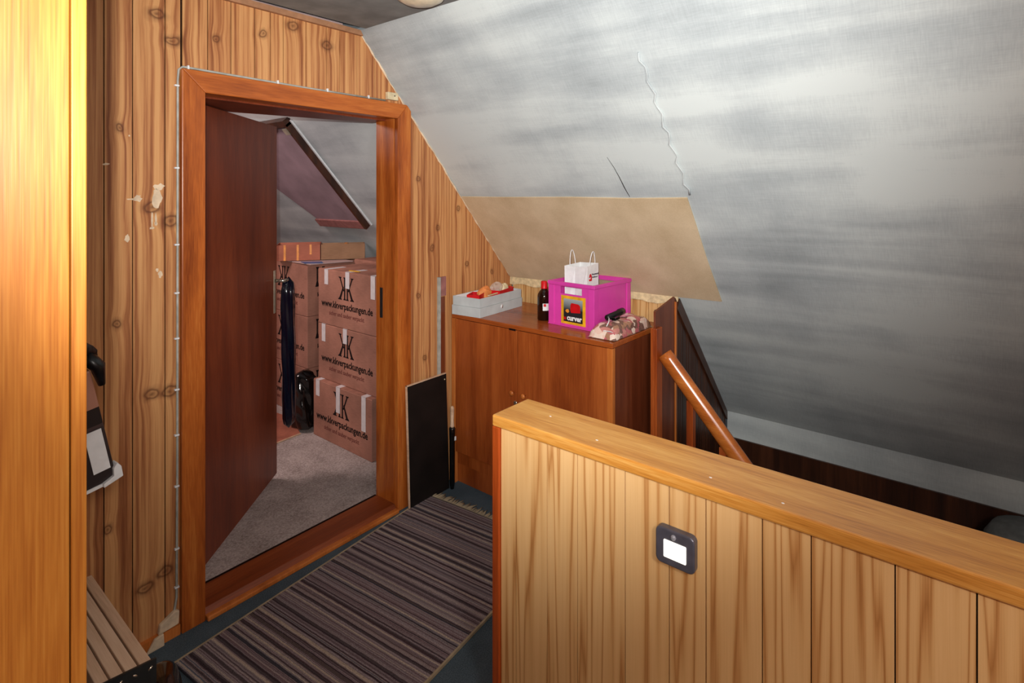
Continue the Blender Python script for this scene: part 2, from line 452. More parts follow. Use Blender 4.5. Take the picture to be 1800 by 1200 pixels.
# bead of filler between slope and door wall
mb = MB(); pp = []
for k in range(60):
    x = XC + (2.68 - XC) * k / 59; p = WALL @ Vector((x, 2.193, SL(x) - .004)); pp.append(p + Vector((random.uniform(-.003, .003), 0, random.uniform(-.003, .003))))
mb.tube(pp, [random.uniform(.002, .006) for _ in pp], 5)
mb.build('filler_bead', M['plaster'], slope)

# door wall: backing with the opening, planks in front of it
wall = empty('wall_back'); wall.matrix_world = WALL; struct(wall)
mb = MB()
mb.prism([(-1.2, 0), (.80, 0), (.80, 2.275), (-1.2, 2.275)], 'y', 2.201, 2.335)
mb.prism([(.80, 1.99), (1.80, 1.99), (1.80, SL(1.80)), (1.58, SL(1.58)), (1.58, 2.275), (.80, 2.275)], 'y', 2.201, 2.335)
mb.prism([(1.86, 0), (2.72, 0), (2.72, SL(2.72)), (1.86, SL(1.86))], 'y', 2.201, 2.335)
mb.build('backing', M['gap'], wall)
edges = [-1.2, -1.0, -.82, -.62, -.45, -.27, -.1, .06, .2, .33, .43, .527, .577, .658, .757, .812, .90, .985, 1.078, 1.142, 1.198, 1.30, 1.40, 1.467, 1.56, 1.66, 1.76, 1.872, 1.904, 1.974, 2.068, 2.162, 2.261, 2.369, 2.444, 2.53, 2.62, 2.71]
for a, b in zip(edges, edges[1:]):
    a1, b1 = a + .0018, b - .0018
    z0 = 0 if (b <= .815 or a >= 1.87) else 1.985
    if b <= .815: b1 = min(b1, .806)
    if a == 1.76: b1 = 1.838
    tp = lambda x: min(2.275, SL(x) - .001)
    poly = [(a1, z0), (b1, z0), (b1, tp(b1))]
    if a1 < 1.5888 < b1: poly.append((1.5888, 2.275))
    poly.append((a1, tp(a1)))
    if tp(b1) <= z0: continue
    MB().prism(poly, 'y', 2.195, 2.2008).build('plank', M['pine'], wall)
# bare patches where the covering was torn away
def blob(cx, cz, rx, rz, n=14, j=.35, seed=0):
    rr = random.Random(seed); return [(cx + rx * math.cos(6.283 * k / n) * (1 + rr.uniform(-j, j)), cz + rz * math.sin(6.283 * k / n) * (1 + rr.uniform(-j, j))) for k in range(n)]
for i, (cx, cz, rx, rz) in enumerate([(.732, 1.535, .014, .032), (.738, 1.572, .018, .012), (.673, 1.533, .011, .012), (.655, 1.531, .013, .0025), (.642, 1.402, .008, .012), (.716, 1.455, .0028, .03), (.728, 1.462, .003, .018),
                                      (.716, 1.432, .008, .005), (.728, 1.447, .006, .007), (.742, 1.272, .007, .012), (.732, 1.287, .004, .006), (.583, 1.645, .009, .004), (.648, 1.742, .003, .003)]):
    MB().prism(blob(cx, cz, rx, rz, seed=i), 'y', 2.1942, 2.1956).build('bare_patch', M['plaster'], wall)
struct(MB().prism([(-1.2, 2.275), (1.583, 2.275), (1.568, 2.298), (-1.2, 2.298)], 'y', 2.178, 2.335).xf(WALL).build('trim_1', M['trim']))

# knee wall behind the cupboard, cream lip of the roof board above it
knee = struct(MB().box(2.727, 2.78, 1.20, 2.25, 0, SL(2.727)).build('wall_knee', M['gap']))
y = 1.2
while y < 2.24:
    wd = random.choice((.06, .085, .05)); MB().box(2.718, 2.727, y + .0015, min(2.245, y + wd - .0015), .6, 1.008).build('plank', M['ash'], knee); y += wd
mb = MB(); n = 40; vs_ = []
for k in range(n + 1):
    yy = 1.165 + (2.243 - 1.165) * k / n; zz = 1.0 + .006 * math.sin(k * .9) + random.uniform(-.004, .004); xx = 2.688 + random.uniform(-.003, .003)
    vs_ += [(2.69, yy, SL(2.69) - .001), (xx, yy, zz), (2.722, yy, zz + .004), (2.722, yy, SL(2.722) - .001)]
mb.add(vs_, [(4 * k + i, 4 * k + (i + 1) % 4, 4 * k + 4 + (i + 1) % 4, 4 * k + 4 + i) for k in range(n) for i in range(4)] + [(0, 1, 2, 3), (4 * n + 3, 4 * n + 2, 4 * n + 1, 4 * n)])
mb.build('torn_lip', M['lip'], slope)

# stairwell end wall under the slope
ew = struct(MB().prism([(2.50, -.12), (XK, -.12), (XK, ZK), (2.70, SL(2.70)), (2.655, 1.0), (2.50, 1.0)], 'y', 1.176, 1.199).build('wall_stairwell', M['gap']))
MB().prism([(2.445, 0), (2.655, 0), (2.655, 1.045), (2.445, 1.005)], 'y', 1.166, 1.176).build('smooth_board', M['darkred'], ew)
MB().box(2.657, 2.668, 1.160, 1.176, 0, 1.02).build('pale_bead', M['edge'], ew)
x = 2.67; k = 0
while x < XK - .01:
    wd = (.034, .022, .03, .05, .026)[k % 5]; x1 = min(XK - .004, x + wd - .003)
    MB().prism([(x, 0), (x1, 0), (x1, SL(x1) - .03), (x, SL(x) - .03)], 'y', 1.168, 1.176).build('plank', M['darkwood'], ew, .0015, 1); x += wd; k += 1
MB().prism([(2.70, SL(2.70) - .004), (2.67, SL(2.70) - .05), (XK - .002, ZK - .05), (XK - .002, ZK - .002)], 'y', 1.158, 1.168).build('barge_board', M['darkwood'], ew)

# low wall at the eaves
struct(MB().box(XK, XK + .05, -1.5, 1.16, .132, ZK + .03).build('wall_eaves', M['slope']))
struct(MB().box(XK - .012, XK + .05, -1.5, 1.16, -.12, .132).build('baseboard_right', M['darkwood']))
# shell behind the viewer and around the store room
struct(MB().box(-1.26, -1.2, -1.5, 2.3, 0, CZ).build('wall_left', M['pine']))
struct(MB().box(-1.26, 3.5, -1.56, -1.5, -2.6, CZ + .06).build('wall_rear', M['storewall']))
struct(MB().prism([(-.6, 0), (3.44, 0), (3.44, SL(3.44)), (XC, CZ), (-.6, CZ)], 'y', 5.2, 5.26).build('wall_store_end', M['storewall']))
struct(MB().box(-.66, -.6, 2.345, 5.26, 0, CZ).build('wall_store_left', M['storewall']))

# parapet beside the stairs
par = struct(empty('wall_parapet'))
YE = 1.065; ZT = .93
MB().box(1.212, 1.345, -1.5, YE - .026, -.3, ZT - .032).build('core', M['gap'], par)
ge = [YE - .027, .984, .879, .785, .652, .542, .459, .344, .255, .121, .009, -.1, -.2, -.33, -.45, -.6, -.75, -.9, -1.05, -1.2, -1.35, -1.5]
for a, b in zip(ge, ge[1:]): MB().box(1.205, 1.212, b + .0012, a - .0012, 0, ZT - .033).build('plank', M['ash'], par)
MB().box(1.197, 1.36, -1.5, YE, ZT - .032, ZT).build('cap', M['cap'], par, .005, 3)
MB().box(1.197, 1.36, YE - .026, YE - .0005, -.0, ZT - .032).build('end_board', M['end'], par, .003)
MB().box(1.345, 1.358, -1.5, YE - .027, -2.4, ZT - .033).build('stair_side_lining', M['darkred'], par)
for i, (yy, xx) in enumerate([(.93, 1.29), (.46, 1.235), (.31, 1.225), (.75, 1.24)]):
    MB().prism(blob(xx, yy, .0016, .003, 7, seed=i + 40), 'z', ZT - .0005, ZT + .0008).build('paint_fleck', M['white'], par)

# ------------------------------------------------------------------ door frame (trim) and door leaf
fr = struct(wall_root('trim_2'))
MB().prism([(.803, 0), (.883, 0), (.883, 1.915), (.803, 1.992)], 'y', 2.172, 2.200).build('casing', M['casing'], fr, .003)
MB().prism([(1.783, 0), (1.868, 0), (1.868, SL(1.868) - .004), (1.845, SL(1.845) - .004), (1.783, 1.915)], 'y', 2.172, 2.200).build('casing', M['casing'], fr, .003)
MB().prism([(.883, 1.915), (1.783, 1.915), (1.845, SL(1.845) - .004), (1.84, 1.988), (.803, 1.992)], 'y', 2.172, 2.200).build('head_casing', M['casing_u'], fr, .003)
MB().box(.855, .885, 2.200, 2.325, 0, 1.93).build('jamb', M['casing'], fr)
MB().box(1.781, 1.812, 2.200, 2.335, 0, 1.93).build('jamb', M['casing'], fr)
MB().box(.885, 1.781, 2.200, 2.262, 1.917, 1.95).build('head_jamb', M['casing_u'], fr)
MB().prism([(.886, 2.2625), (1.780, 2.2625), (1.780, 2.37), (.886, 2.64)], 'z', 1.910, 1.99).build('head_board', M['leaf'], fr)
MB().prism([(2.165, 0), (2.195, .034), (2.330, .034), (2.330, 0)], 'x', .885, 1.781).build('sill', M['sill'], fr, .003)
MB().box(.885, 1.781, 2.158, 2.19, 0, .018).build('sill_lip', M['edge'], fr, .004)
MB().box(.885, 1.781, 2.331, 2.345, -.02, .031).build('sill_strip', M['gap'], fr)
# jamb strike plate
MB().box(1.7795, 1.7815, 2.285, 2.305, .93, 1.08).build('strike_plate', M['darkmetal'], fr)

hinge = WALL @ Vector((.893, 2.325, .06)); la = math.radians(41.5)
leaf = struct(empty('door_1', hinge, la))
L = .87
MB().box(0, L, 0, .038, 0, 1.845).build('leaf', M['leaf'], leaf, .003)
MB().box(L - .048, L - .022, -.003, -.0003, .86, 1.085).build('lock_plate', M['steel'], leaf, .001)
MB().box(L - .002, L + .0015, .006, .030, .86, 1.06).build('latch_plate', M['steel'], leaf, .001)
hd = MB(); hd.tube([(L - .034, -.003, 1.03), (L - .034, -.05, 1.03), (L - .02, -.056, 1.03), (L + .03, -.054, 1.028)], .009, 8); hd.build('handle', M['chrome'], leaf)
for hz in (.25, 1.6): MB().lathe([(.008, 0), (.008, .09)], (-.004, -.006, hz), 10).build('hinge', M['darkmetal'], leaf)

# light cable clipped round the casing, junction block
cb = tag(wall_root('cable'), 'grey cable clipped along the outer edge of the door casing', 'cable')
c0 = MB(); c0.tube([(.775, 2.190, .05), (.783, 2.190, .075), (.792, 2.190, .13), (.7945, 2.190, .6), (.795, 2.190, 1.2), (.796, 2.190, 1.95), (.799, 2.190, 1.988), (.812, 2.1905, 2.000), (.9, 2.1905, 1.999), (1.3, 2.1905, 1.996), (1.72, 2.1905, 1.997)], .0042, 6)
c0.build('sheath', M['cable'], cb)
for z in (.165, .30, .52, .70, .86, 1.04, 1.20, 1.37, 1.64, 1.93): MB().box(.785, .800, 2.1845, 2.195, z - .003, z + .003).build('clip', M['white'], cb, .001)
for u in (.83, 1.17, 1.40, 1.62): MB().box(u - .003, u + .003, 2.1845, 2.195, 1.993, 2.007).build('clip', M['white'], cb, .001)
jb = tag(wall_root('junction_box', 1.757, 2.195, 2.002), 'small cream cable box above the door casing by the sloping roof', 'cable box')
MB().box(-.034, .03, -.022, 0, 0, .036).build('body', M['cream'], jb, .003)
MB().lathe([(.003, 0), (.0035, .002)], (0, 0, 0), 8).xf(Matrix.Translation((.006, -.0215, .02)) @ Matrix.Rotation(math.pi / 2, 4, 'X')).build('screw', M['darkmetal'], jb)
struct(MB().box(-1.2, .80, 2.178, 2.195, 0, .035).xf(WALL).build('baseboard_back', M['edge']))
ch = tag(wall_root('filler_lump', .765, 2.195, .036), 'cream lump of filler on the wall foot beside the door casing', 'filler')
MB().prism([(-.035, .0), (.03, .004), (.033, .05), (.018, .055), (-.03, .03)], 'y', -.018, -.0005).build('lump', M['plaster'], ch, .004)
MB().prism([(-.075, -.036), (-.02, -.036), (-.022, .006), (-.05, .002)], 'y', -.03, -.0185).build('flake', M['plaster'], ch, .003)

# ------------------------------------------------------------------ stairs and handrail
st = struct(empty('stairs', (1.36, 1.18, 0)))
for k in range(12): MB().box(0, 1.06, -.22 * (k + 1) - .02, -.22 * k, -.2 * (k + 1) - .035, -.2 * (k + 1)).build('tread', M['darkfloor'], st)
for k in range(12): MB().box(.002, 1.058, -.22 * k - .012, -.22 * k - .001, -.2 * (k + 1), -.2 * k - .036).build('riser', M['darkwood'], st)

post = tag(empty('newel_post', (2.45, 1.165, 0)), 'orange-brown square post at the cupboard end that carries the handrail', 'post')
MB().box(-.02, .04, -.012, .0, .0, .93).box(-.02, -.0, .0, .02, 0, .93).build('post', M['redwood'], post, .003)
hr = tag(empty('handrail', (2.468, 1.132, .812)), 'glossy rounded wooden handrail sloping down into the stairwell', 'handrail')
mb = MB(); d = Vector((0, -.655, -.755)); q = [Vector((0, 0, .0)) + d * s for s in (0, .03, .5, 1.0, 1.6, 2.3)]
vs_ = []; prof = [(math.cos(2 * math.pi * k / 16) * .030, math.sin(2 * math.pi * k / 16) * .037) for k in range(16)]; up = Vector((0, -.755, .655))
for p in q:
    for a, b in prof: vs_.append(p + Vector((1, 0, 0)) * a + up * b)
mb.add(vs_, [(i * 16 + k, i * 16 + (k + 1) % 16, (i + 1) * 16 + (k + 1) % 16, (i + 1) * 16 + k) for i in range(len(q) - 1) for k in range(16)] + [tuple(range(15, -1, -1)), tuple(range(80, 96))], True)
mb.build('rail', M['rail'], hr)
for k in range(9):
    yy = -.125 - k * .145; zt = yy * .755 / .655 - .04
    MB().box(-.015, .015, yy - .015, yy + .015, zt - .95, zt).build('baluster', M['redwood'], hr)
sk = tag(empty('grey_sack', (3.17, -.165, 0)), 'small rounded grey sack on the dark floor under the eaves', 'sack')
MB().lathe([(.11, 0), (.16, .04), (.17, .10), (.14, .155), (.08, .18), (.02, .19)], seg=18).build('bag', M['grey_sack'], sk)

# ------------------------------------------------------------------ ceiling lamp, night light
cl = tag(empty('ceiling_lamp', (1.40, 1.60, CZ)), 'round cream ceiling lamp close to the sloping roof', 'lamp')
MB().lathe([(.06, -.012), (.10, -.012), (.105, -.001)], seg=32).build('base_ring', M['cream'], cl)
MB().lathe([(.02, -.052), (.06, -.046), (.085, -.032), (.095, -.012)], seg=32).build('shade', M['lampglass'], cl)
nl = tag(empty('night_light', (1.205, .521, .7715)), 'dark grey square motion night light glowing on the parapet boards', 'lamp')


def rrect(w, h, r, n=5):
    out = []
    for cx, cy, a0 in ((w - r, h - r, 0), (-w + r, h - r, 90), (-w + r, -h + r, 180), (w - r, -h + r, 270)):
        out += [(cx + r * math.cos(math.radians(a0 + 90 * k / n)), cy + r * math.sin(math.radians(a0 + 90 * k / n))) for k in range(n + 1)]
    return out


MB().prism(rrect(.045, .040, .013), 'x', -.020, 0).build('case', M['charcoal'], nl, .004, 3)
MB().prism([(p[0] - .001, p[1] - .003) for p in rrect(.0255, .019, .002)], 'x', -.0215, -.019).build('diffuser', M['lit'], nl)
MB().lathe([(.0065, 0), (.006, .003), (.004, .005), (.001, .0062)], seg=14).xf(Matrix.Translation((-.0195, .002, .0265)) @ Matrix.Rotation(-math.pi / 2, 4, 'Y')).build('sensor', M['smoke'], nl)

# ------------------------------------------------------------------ wardrobe edge close to the viewer
wd = tag(empty('wardrobe', (-.25, .80, 0)), 'tall golden veneered wardrobe right beside the viewer', 'wardrobe')
MB().box(-.45, .4260, .004, .40, 0, 2.25).build('carcass', M['wardrobe'], wd)
MB().box(-.45, .4255, -.012, .003, .06, 2.24).build('door', M['wardrobe'], wd, .0015)
MB().box(.4268, .4415, -.012, .40, 0, 2.25).build('side_panel', M['wardrobe'], wd, .0015)

# tilted printed carton and black bundle behind the wardrobe
pc = tag(empty('printed_carton', (.33, 1.75, .775)), 'tilted brown and black printed carton sticking out behind the wardrobe', 'carton')
pc.rotation_euler = (0, math.radians(-11), 0)
MB().box(-.12, .163, 0, .28, 0, .30).build('carton', M['print'], pc, .004)
MB().box(.118, .155, -.002, .0, .035, .145).build('white_strip', M['white'], pc)
MB().prism([(.13, -.006), (.175, .002), (.176, .03), (.168, .042), (.158, .03), (.155, .012), (.13, .004)], 'y', -.012, .02).build('torn_corner', M['white'], pc, .002)
MB().box(-.12, .16, -.004, .0, -.004, .004).build('bottom_edge', M['white'], pc)
bb = tag(empty('black_cloth', (.372, 1.77, 1.098)), 'crumpled black cloth lying over the tilted carton', 'cloth')
mb = MB(); rr = random.Random(3)


def cloth_fn(a, b):
    th, ph = a * 6.283, (b - .5) * 3.14; r = 1 + .28 * math.sin(th * 3 + b * 9) * math.cos(b * 7 + th) + rr.uniform(-.03, .03) * (0 < b < 1)
    return Vector((.065 * math.cos(th) * math.cos(ph) * r, .06 * math.sin(th) * math.cos(ph) * r, .045 + .062 * math.sin(ph) * r - .25 * max(0, .04 * math.cos(th) * math.cos(ph))))


mb.grid(cloth_fn, 28, 16); mb.build('bundle', M['black'], bb)
MB().tube([(.05, -.02, .04), (.075, -.025, .01), (.085, -.02, -.04)], [.018, .017, .008], 8).build('loose_end', M['black'], bb)
stack = tag(empty('dark_trunk', (.18, 1.95, 0)), 'dark upright trunk in the gap between wardrobe and wall', 'trunk')
MB().box(-.2, .20, -.2, .2, .0, .705).build('body', M['black'], stack, .01); MB().box(-.2, .203, -.203, .2, .706, .735).build('lid', M['black'], stack, .004)

# bundle of pale boards with a dark metal end
pb = tag(empty('slatted_crate', (.485, 1.9, 0)), 'narrow crate of pale slats with a dark bumpy metal end at the wall', 'crate')
for k in range(4):
    x0 = -.062 + k * .030
    MB().prism([(x0, -.25 + .35 * (.06 - x0) * .3), (x0 + .0255, -.25 + .35 * (.06 - x0 - .0255) * .3), (x0 + .0255, .265), (x0, .265)], 'z', .0, .35).build('slat', M['pale_timber'], pb, .002)
MB().box(-.058, .054, -.19, .255, .0, .338).build('core', M['gap'], pb)
ep = MB().prism([(-.066, -.242), (.062, -.257), (.062, -.251), (-.066, -.236)], 'z', .0, .353).build('end_plate', M['darkmetal'], pb)
for i in range(4):
    for j in range(9):
        u = -.048 + i * .032 + (.016 if j % 2 else 0)
        if u < .055: MB().lathe([(.008, 0), (.006, .002), (.002, .003)], seg=8, sy=.45).xf(Matrix.Translation((u, -.2500 - (u) * .117, .335 - j * .035)) @ Matrix.Rotation(math.pi / 2, 4, 'X') @ Matrix.Rotation(.6 if (i + j) % 2 else -.6, 4, 'Z')).build('bump', M['chrome'], ep)
sh = tag(empty('shoe', (.672, 1.985, 0), math.radians(-15)), 'black rounded shoe at the wall foot beside the slatted crate', 'shoe')


def shoe_fn(a, b):
    y = -.20 + .27 * b; wd_ = .05 * math.sqrt(max(.0, 1 - ((b - .45) / .56) ** 4)) * (.85 + .3 * b); hh = (.10 - .055 * max(0, b - .35) / .65) * math.sqrt(max(0, 1 - max(0, (b - .75) / .25) ** 2)) * (1 if b > 0 else 0)
    th = a * 3.1416; return Vector((wd_ * math.cos(th), y, .012 + hh * max(0.0, math.sin(th)) ** .8))


MB().grid(shoe_fn, 14, 22).build('upper', M['bin'], sh)
MB().prism([(wd_ * sgn, -.20 + .272 * b) for sgn, rng in ((1, range(0, 23)), (-1, range(22, -1, -1))) for k in rng for b in [k / 22] for wd_ in [.004 + .05 * math.sqrt(max(.0, 1 - ((b - .45) / .56) ** 4)) * (.85 + .3 * b)]], 'z', 0, .014).build('sole', M['bin'], sh)

# ------------------------------------------------------------------ striped runner
rg = tag(empty('runner_rug', (1.37, 2.115, 0), math.radians(6.3)), 'long striped runner rug in greys and mauves on the landing carpet', 'rug')
mb = MB()
mb.grid(lambda a, b: Vector((-.64 + 1.25 * a, -.735 * b, .010 + .0012 * math.sin(a * 40) * math.sin(b * 7))), 50, 14)
mb.box(-.64, .61, -.735, 0, .001, .0085)
mb.build('weave', M['rug'], rg)
mb = MB(); rr = random.Random(5)
for k in range(90):
    y = -.73 * (k + .5) / 90; l = rr.uniform(.035, .065); dy = rr.uniform(-.012, .012)
    mb.tube([(.605, y, .009), (.61 + l * .5, y + dy * .4, .008), (.61 + l, y + dy, .004)], [.0035, .0042, .002], 4)
o = mb.build('fringe', M['fringe'], rg); o['kind'] = 'stuff'
MB().box(-.64, .61, -.741, -.734, .002, .012).build('binding', M['fringe'], rg); MB().box(-.64, .61, -.001, .005, .002, .012).build('binding', M['fringe'], rg)

# ------------------------------------------------------------------ cupboard under the slope
cu = tag(empty('cupboard', (2.16, 1.232, 0)), 'low reddish-brown two-door cupboard under the sloping roof', 'cupboard')
W_, D_, HT = .975, .50, .905
MB().box(.02, D_, .002, W_ - .002, .10, HT - .022).build('carcass', M['cupboard'], cu)
MB().box(.025, D_ - .02, .002, W_ - .002, .0, .165).build('plinth', M['cupboard'], cu)
MB().box(.0, D_, -.004, W_ + .004, HT - .022, HT).build('top', M['cupboard_top'], cu, .002)
MB().box(.0, D_, -.004, .012, .0, HT - .023).build('end_panel', M['darkred'], cu, .001)
MB().box(-.003, .02, -.005, .022, .0, HT - .023).build('corner_strip', M['edge'], cu, .001)
MB().box(-.003, .02, W_ - .022, W_ + .002, .0, HT - .023).build('corner_strip', M['edge'], cu, .001)
for y0, y1, ky in ((.024, .522, .475), (.526, W_ - .024, .545)):
    dr = MB().box(.0, .019, y0, y1, .17, HT - .025).build('door', M['cupboard'], cu, .0015)
    MB().lathe([(.004, 0), (.004, .012), (.012, .016), (.013, .021), (.009, .025), (.002, .026)], seg=16).xf(Matrix.Translation((.0, ky, .575)) @ Matrix.Rotation(-math.pi / 2, 4, 'Y')).build('knob', M['edge'], dr)
MB().lathe([(.011, 0), (.011, .003), (.006, .004)], seg=14).xf(Matrix.Translation((.0, .535, .525)) @ Matrix.Rotation(-math.pi / 2, 4, 'Y')).build('lock', M['chrome'], dr)
MB().box(-.0025, .0005, .535, .575, HT - .028, HT - .019).build('catch', M['black'], cu)

# grey tray with red trays and packets
sb = tag(empty('grey_card_tray', (2.168, 2.012, HT), math.radians(5)), 'open grey cardboard tray holding red trays and packets on the cupboard', 'tray')
X_, Y_, H_ = .385, .182, .098
MB().box(-.004, X_ + .004, -.004, Y_ + .004, 0, .05).build('lid_beneath', M['greybox'], sb, .001)
mb = MB()
mb.box(0, X_, 0, Y_, .051, .055).box(0, X_, 0, .004, .055, H_).box(0, X_, Y_ - .004, Y_, .055, H_).box(0, .004, .004, Y_ - .004, .055, H_).box(X_ - .004, X_, .004, Y_ - .004, .055, H_)
mb.build('tray', M['greybox'], sb)
MB().box(.005, X_ - .005, .005, Y_ - .005, .0555, .0565).box(.0045, X_ - .0045, Y_ - .006, Y_ - .0045, .0565, H_ - .001).build('white_lining', M['white'], sb)
MB().lathe([(.011, 0), (.011, .0006)], seg=14).xf(Matrix.Translation((.19, -.0042, .03)) @ Matrix.Rotation(math.pi / 2, 4, 'X')).build('finger_hole', M['white'], sb)


def on_tray(name, label, cat, x, y, z, rz=0, group=None):
    o = tag(empty(name), label, cat, group); o.matrix_world = Matrix.Translation((2.168, 2.012, HT)) @ Matrix.Rotation(math.radians(5), 4, 'Z') @ Matrix.Translation((x, y, z)) @ Matrix.Rotation(rz, 4, 'Z'); return o


def open_tray(root, a, b, h, mat):
    mb = MB().box(-a, a, -b, b, 0, .003)
    for x0, x1, y0, y1 in ((-a, a, -b, -b + .003), (-a, a, b - .003, b), (-a, -a + .003, -b + .003, b - .003), (a - .003, a, -b + .003, b - .003)): mb.box(x0, x1, y0, y1, .003, h)
    return mb.build('tray', mat, root)


r1 = on_tray('red_box', 'small red tray nearest the cupboard front edge in the grey tray', 'box', .075, .085, .058, .35); open_tray(r1, .05, .035, .05, M['red'])
r2 = on_tray('red_box', 'long red tray beside the clear packet in the grey tray', 'box', .265, .06, .058, .15); open_tray(r2, .085, .04, .055, M['red'])
for name, label, cat, x, y, z, s, mat, sd in (('orange_packet', 'orange crumpled packet between the red trays', 'packet', .155, .085, .058, (.05, .035, .075), 'orange', 1),
                                              ('cream_packet', 'cream paper lump on top of the long red tray', 'packet', .315, .07, .065, (.03, .025, .065), 'cream', 2),
                                              ('clear_packet', 'clear film packet bulging over the long red tray', 'packet', .25, .075, .063, (.045, .03, .08), 'film', 3)):
    o = on_tray(name, label, cat, x, y, z); q = random.Random(sd)
    MB().grid(lambda a, b: Vector((s[0] * math.cos(a * 6.283) * math.cos((b - .5) * 3.14) * (1 + .2 * math.sin(a * 19 + b * 8 + sd)), s[1] * math.sin(a * 6.283) * math.cos((b - .5) * 3.14) * (1 + .2 * math.cos(a * 13 + b * 11)), s[2] * (.5 + .5 * math.sin((b - .5) * 3.14)) * (1 + .1 * math.sin(a * 12.566 + sd)))), 16, 8).build('wrap', M[mat], o, flat=True)
kn = on_tray('cream_spatula', 'thin cream stick lying across the front of the grey tray', 'stick', .15, .02, .099, .12); MB().box(-.06, .06, -.006, .006, 0, .005).build('stick', M['cream'], kn, .002)

# bottle
bo = tag(empty('bottle', (2.352, 1.735, HT)), 'dark brown glass bottle with a red cap beside the pink crate', 'bottle')
MB().lathe([(.030, 0), (.0345, .004), (.0345, .118), (.032, .132), (.022, .148), (.0145, .156), (.0145, .166)], seg=28).build('glass', M['brown_glass'], bo)
MB().lathe([(.0175, .160), (.0175, .164), (.0165, .166), (.0155, .196), (.013, .198), (.001, .1985)], seg=22).build('cap', M['red'], bo)
n = 10; lv = []
for k in range(n + 1):
    t_ = math.radians(205 + 65 * k / n)
    for zz in (.052, .088): lv.append((.0349 * math.cos(t_), .0349 * math.sin(t_), zz))
MB().add(lv, [(2 * k, 2 * k + 2, 2 * k + 3, 2 * k + 1) for k in range(n)], True).build('label', M['white'], bo)
lv = []
for k in range(4):
    t_ = math.radians(212 + 22 * k / 3)
    for zz in (.072, .086): lv.append((.0352 * math.cos(t_), .0352 * math.sin(t_), zz))
MB().add(lv, [(2 * k, 2 * k + 2, 2 * k + 3, 2 * k + 1) for k in range(3)], True).build('label_mark', M['red'], bo)

# pink crate
ct = tag(empty('plastic_crate', (2.292, 1.403, HT), math.radians(-3)), 'bright pink plastic crate with a yellow label on the cupboard', 'crate')
CW, CD, CH, T = .262, .315, .214, .006
mb = MB().box(.004, CD - .004, .004, CW - .004, .006, .012)


def crate_end(x0, x1):                                   # end wall with a hand slot
    ys, ye, z0, z1 = .068, .198, .158, .193
    mb.box(x0, x1, T, CW - T, .006, z0).box(x0, x1, T, ys, z0, CH).box(x0, x1, ye, CW - T, z0, CH).box(x0, x1, ys, ye, z1, CH)


crate_end(0, T); crate_end(CD - T, CD)
mb.box(0, CD, 0, T, .006, CH).box(0, CD, CW - T, CW, .006, CH)
body = mb.build('shell', M['crate'], ct)
mb = MB(); r = .009
for x0, x1, y0, y1 in ((-r, CD + r, -r, 0), (-r, CD + r, CW, CW + r), (-r, 0, 0, CW), (CD, CD + r, 0, CW)): mb.box(x0, x1, y0, y1, CH - .017, CH + .001)
mb.build('rim', M['crate'], ct, .003)
for cx, cy, sx, sy in ((0, 0, -1, -1), (0, CW, -1, 1), (CD, 0, 1, -1), (CD, CW, 1, 1)):
    o_ = r * .6; xi, yi = cx - sx * .03, cy - sy * .03; xo, yo = cx + sx * o_, cy + sy * o_
    poly = [(xo, yo), (xi, yo), (xi, cy), (cx, cy), (cx, yi), (xo, yi)]
    MB().prism(poly, 'z', 0, CH - .018).build('corner_post', M['crate'], ct, .002)
mb = MB().box(-.008, CD + .006, -.006, CW + .006, 0, .006); mb.build('foot', M['crate'], ct, .002)
lb = MB().box(-.0022, -.0003, .046, .190, .014, .150).build('label_border', M['yellow'], ct)
MB().box(-.0032, -.0023, .062, .174, .026, .136).build('label_picture', M['labelart'], lb)
MB().prism([(.075, .075), (.128, .070), (.133, .08), (.133, .108), (.126, .118), (.085, .116), (.075, .108)], 'x', -.0042, -.0033).build('red_can', M['red'], lb, .001)
MB().prism(blob(.150, .078, .011, .008, 9, seed=77), 'x', -.0042, -.0033).build('orange_fruit', M['orange_tape'], lb)
MB().prism([(.160, .034), (.172, .034), (.172, .05), (.166, .044), (.160, .05)], 'x', -.0042, -.0033).build('red_mark', M['red'], lb)
tm = text_mb('curver', .036, .0012, .0005, .088); tm.xf(Matrix.Translation((-.0038, .110, .034)) @ FACE_NX).build('lettering', M['white'], lb)

# paper bag in the crate
bg = tag(empty('paper_bag', (2.365, 1.487, HT + .0125), math.radians(-3)), 'white paper carrier bag with cord handles standing in the pink crate', 'bag')
bw, bd, bh = .10, .132, .282
vs_ = [(0, 0, 0), (bw, 0, 0), (bw, bd, 0), (0, bd, 0)]; top_ = [(0, -.004, bh - .004), (bw, .0, bh + .004), (bw, bd - .02, bh), (-.004, bd, bh - .01)]
midl = (.012, bd * .62, bh * .55)
mb = MB(); inner = [Vector(p) * 1.0 for p in top_]
mb.add(vs_ + top_, [(3, 2, 1, 0), (0, 1, 5, 4), (1, 2, 6, 5), (2, 3, 7, 6)])
mb.add([(0, 0, 0), (0, -.004, bh - .004), (.006, bd * .55, bh - .012), (.016, bd * .60, bh * .5), (0, bd * .5, 0), (0, bd, 0), (-.004, bd, bh - .01)], [(0, 4, 3, 2, 1), (4, 5, 6, 2, 3)])
bgo = mb.build('paper', M['white'], bg); md = bgo.modifiers.new('thick', 'SOLIDIFY'); md.thickness = .0012
for yy in (.004, bd - .012):
    pp = [Vector((bw * (.5 + .24 * math.cos(math.radians(a_))) + (.0), yy + .006 * math.sin(math.radians(a_)) * (-1 if yy < .05 else 1), bh - .03 + (.095 + .0) * (math.sin(math.radians(a_)) if 0 <= a_ <= 180 else 0))) for a_ in range(0, 181, 15)]
    MB().tube(pp, .0025, 6).build('cord_handle', M['white'], bg)
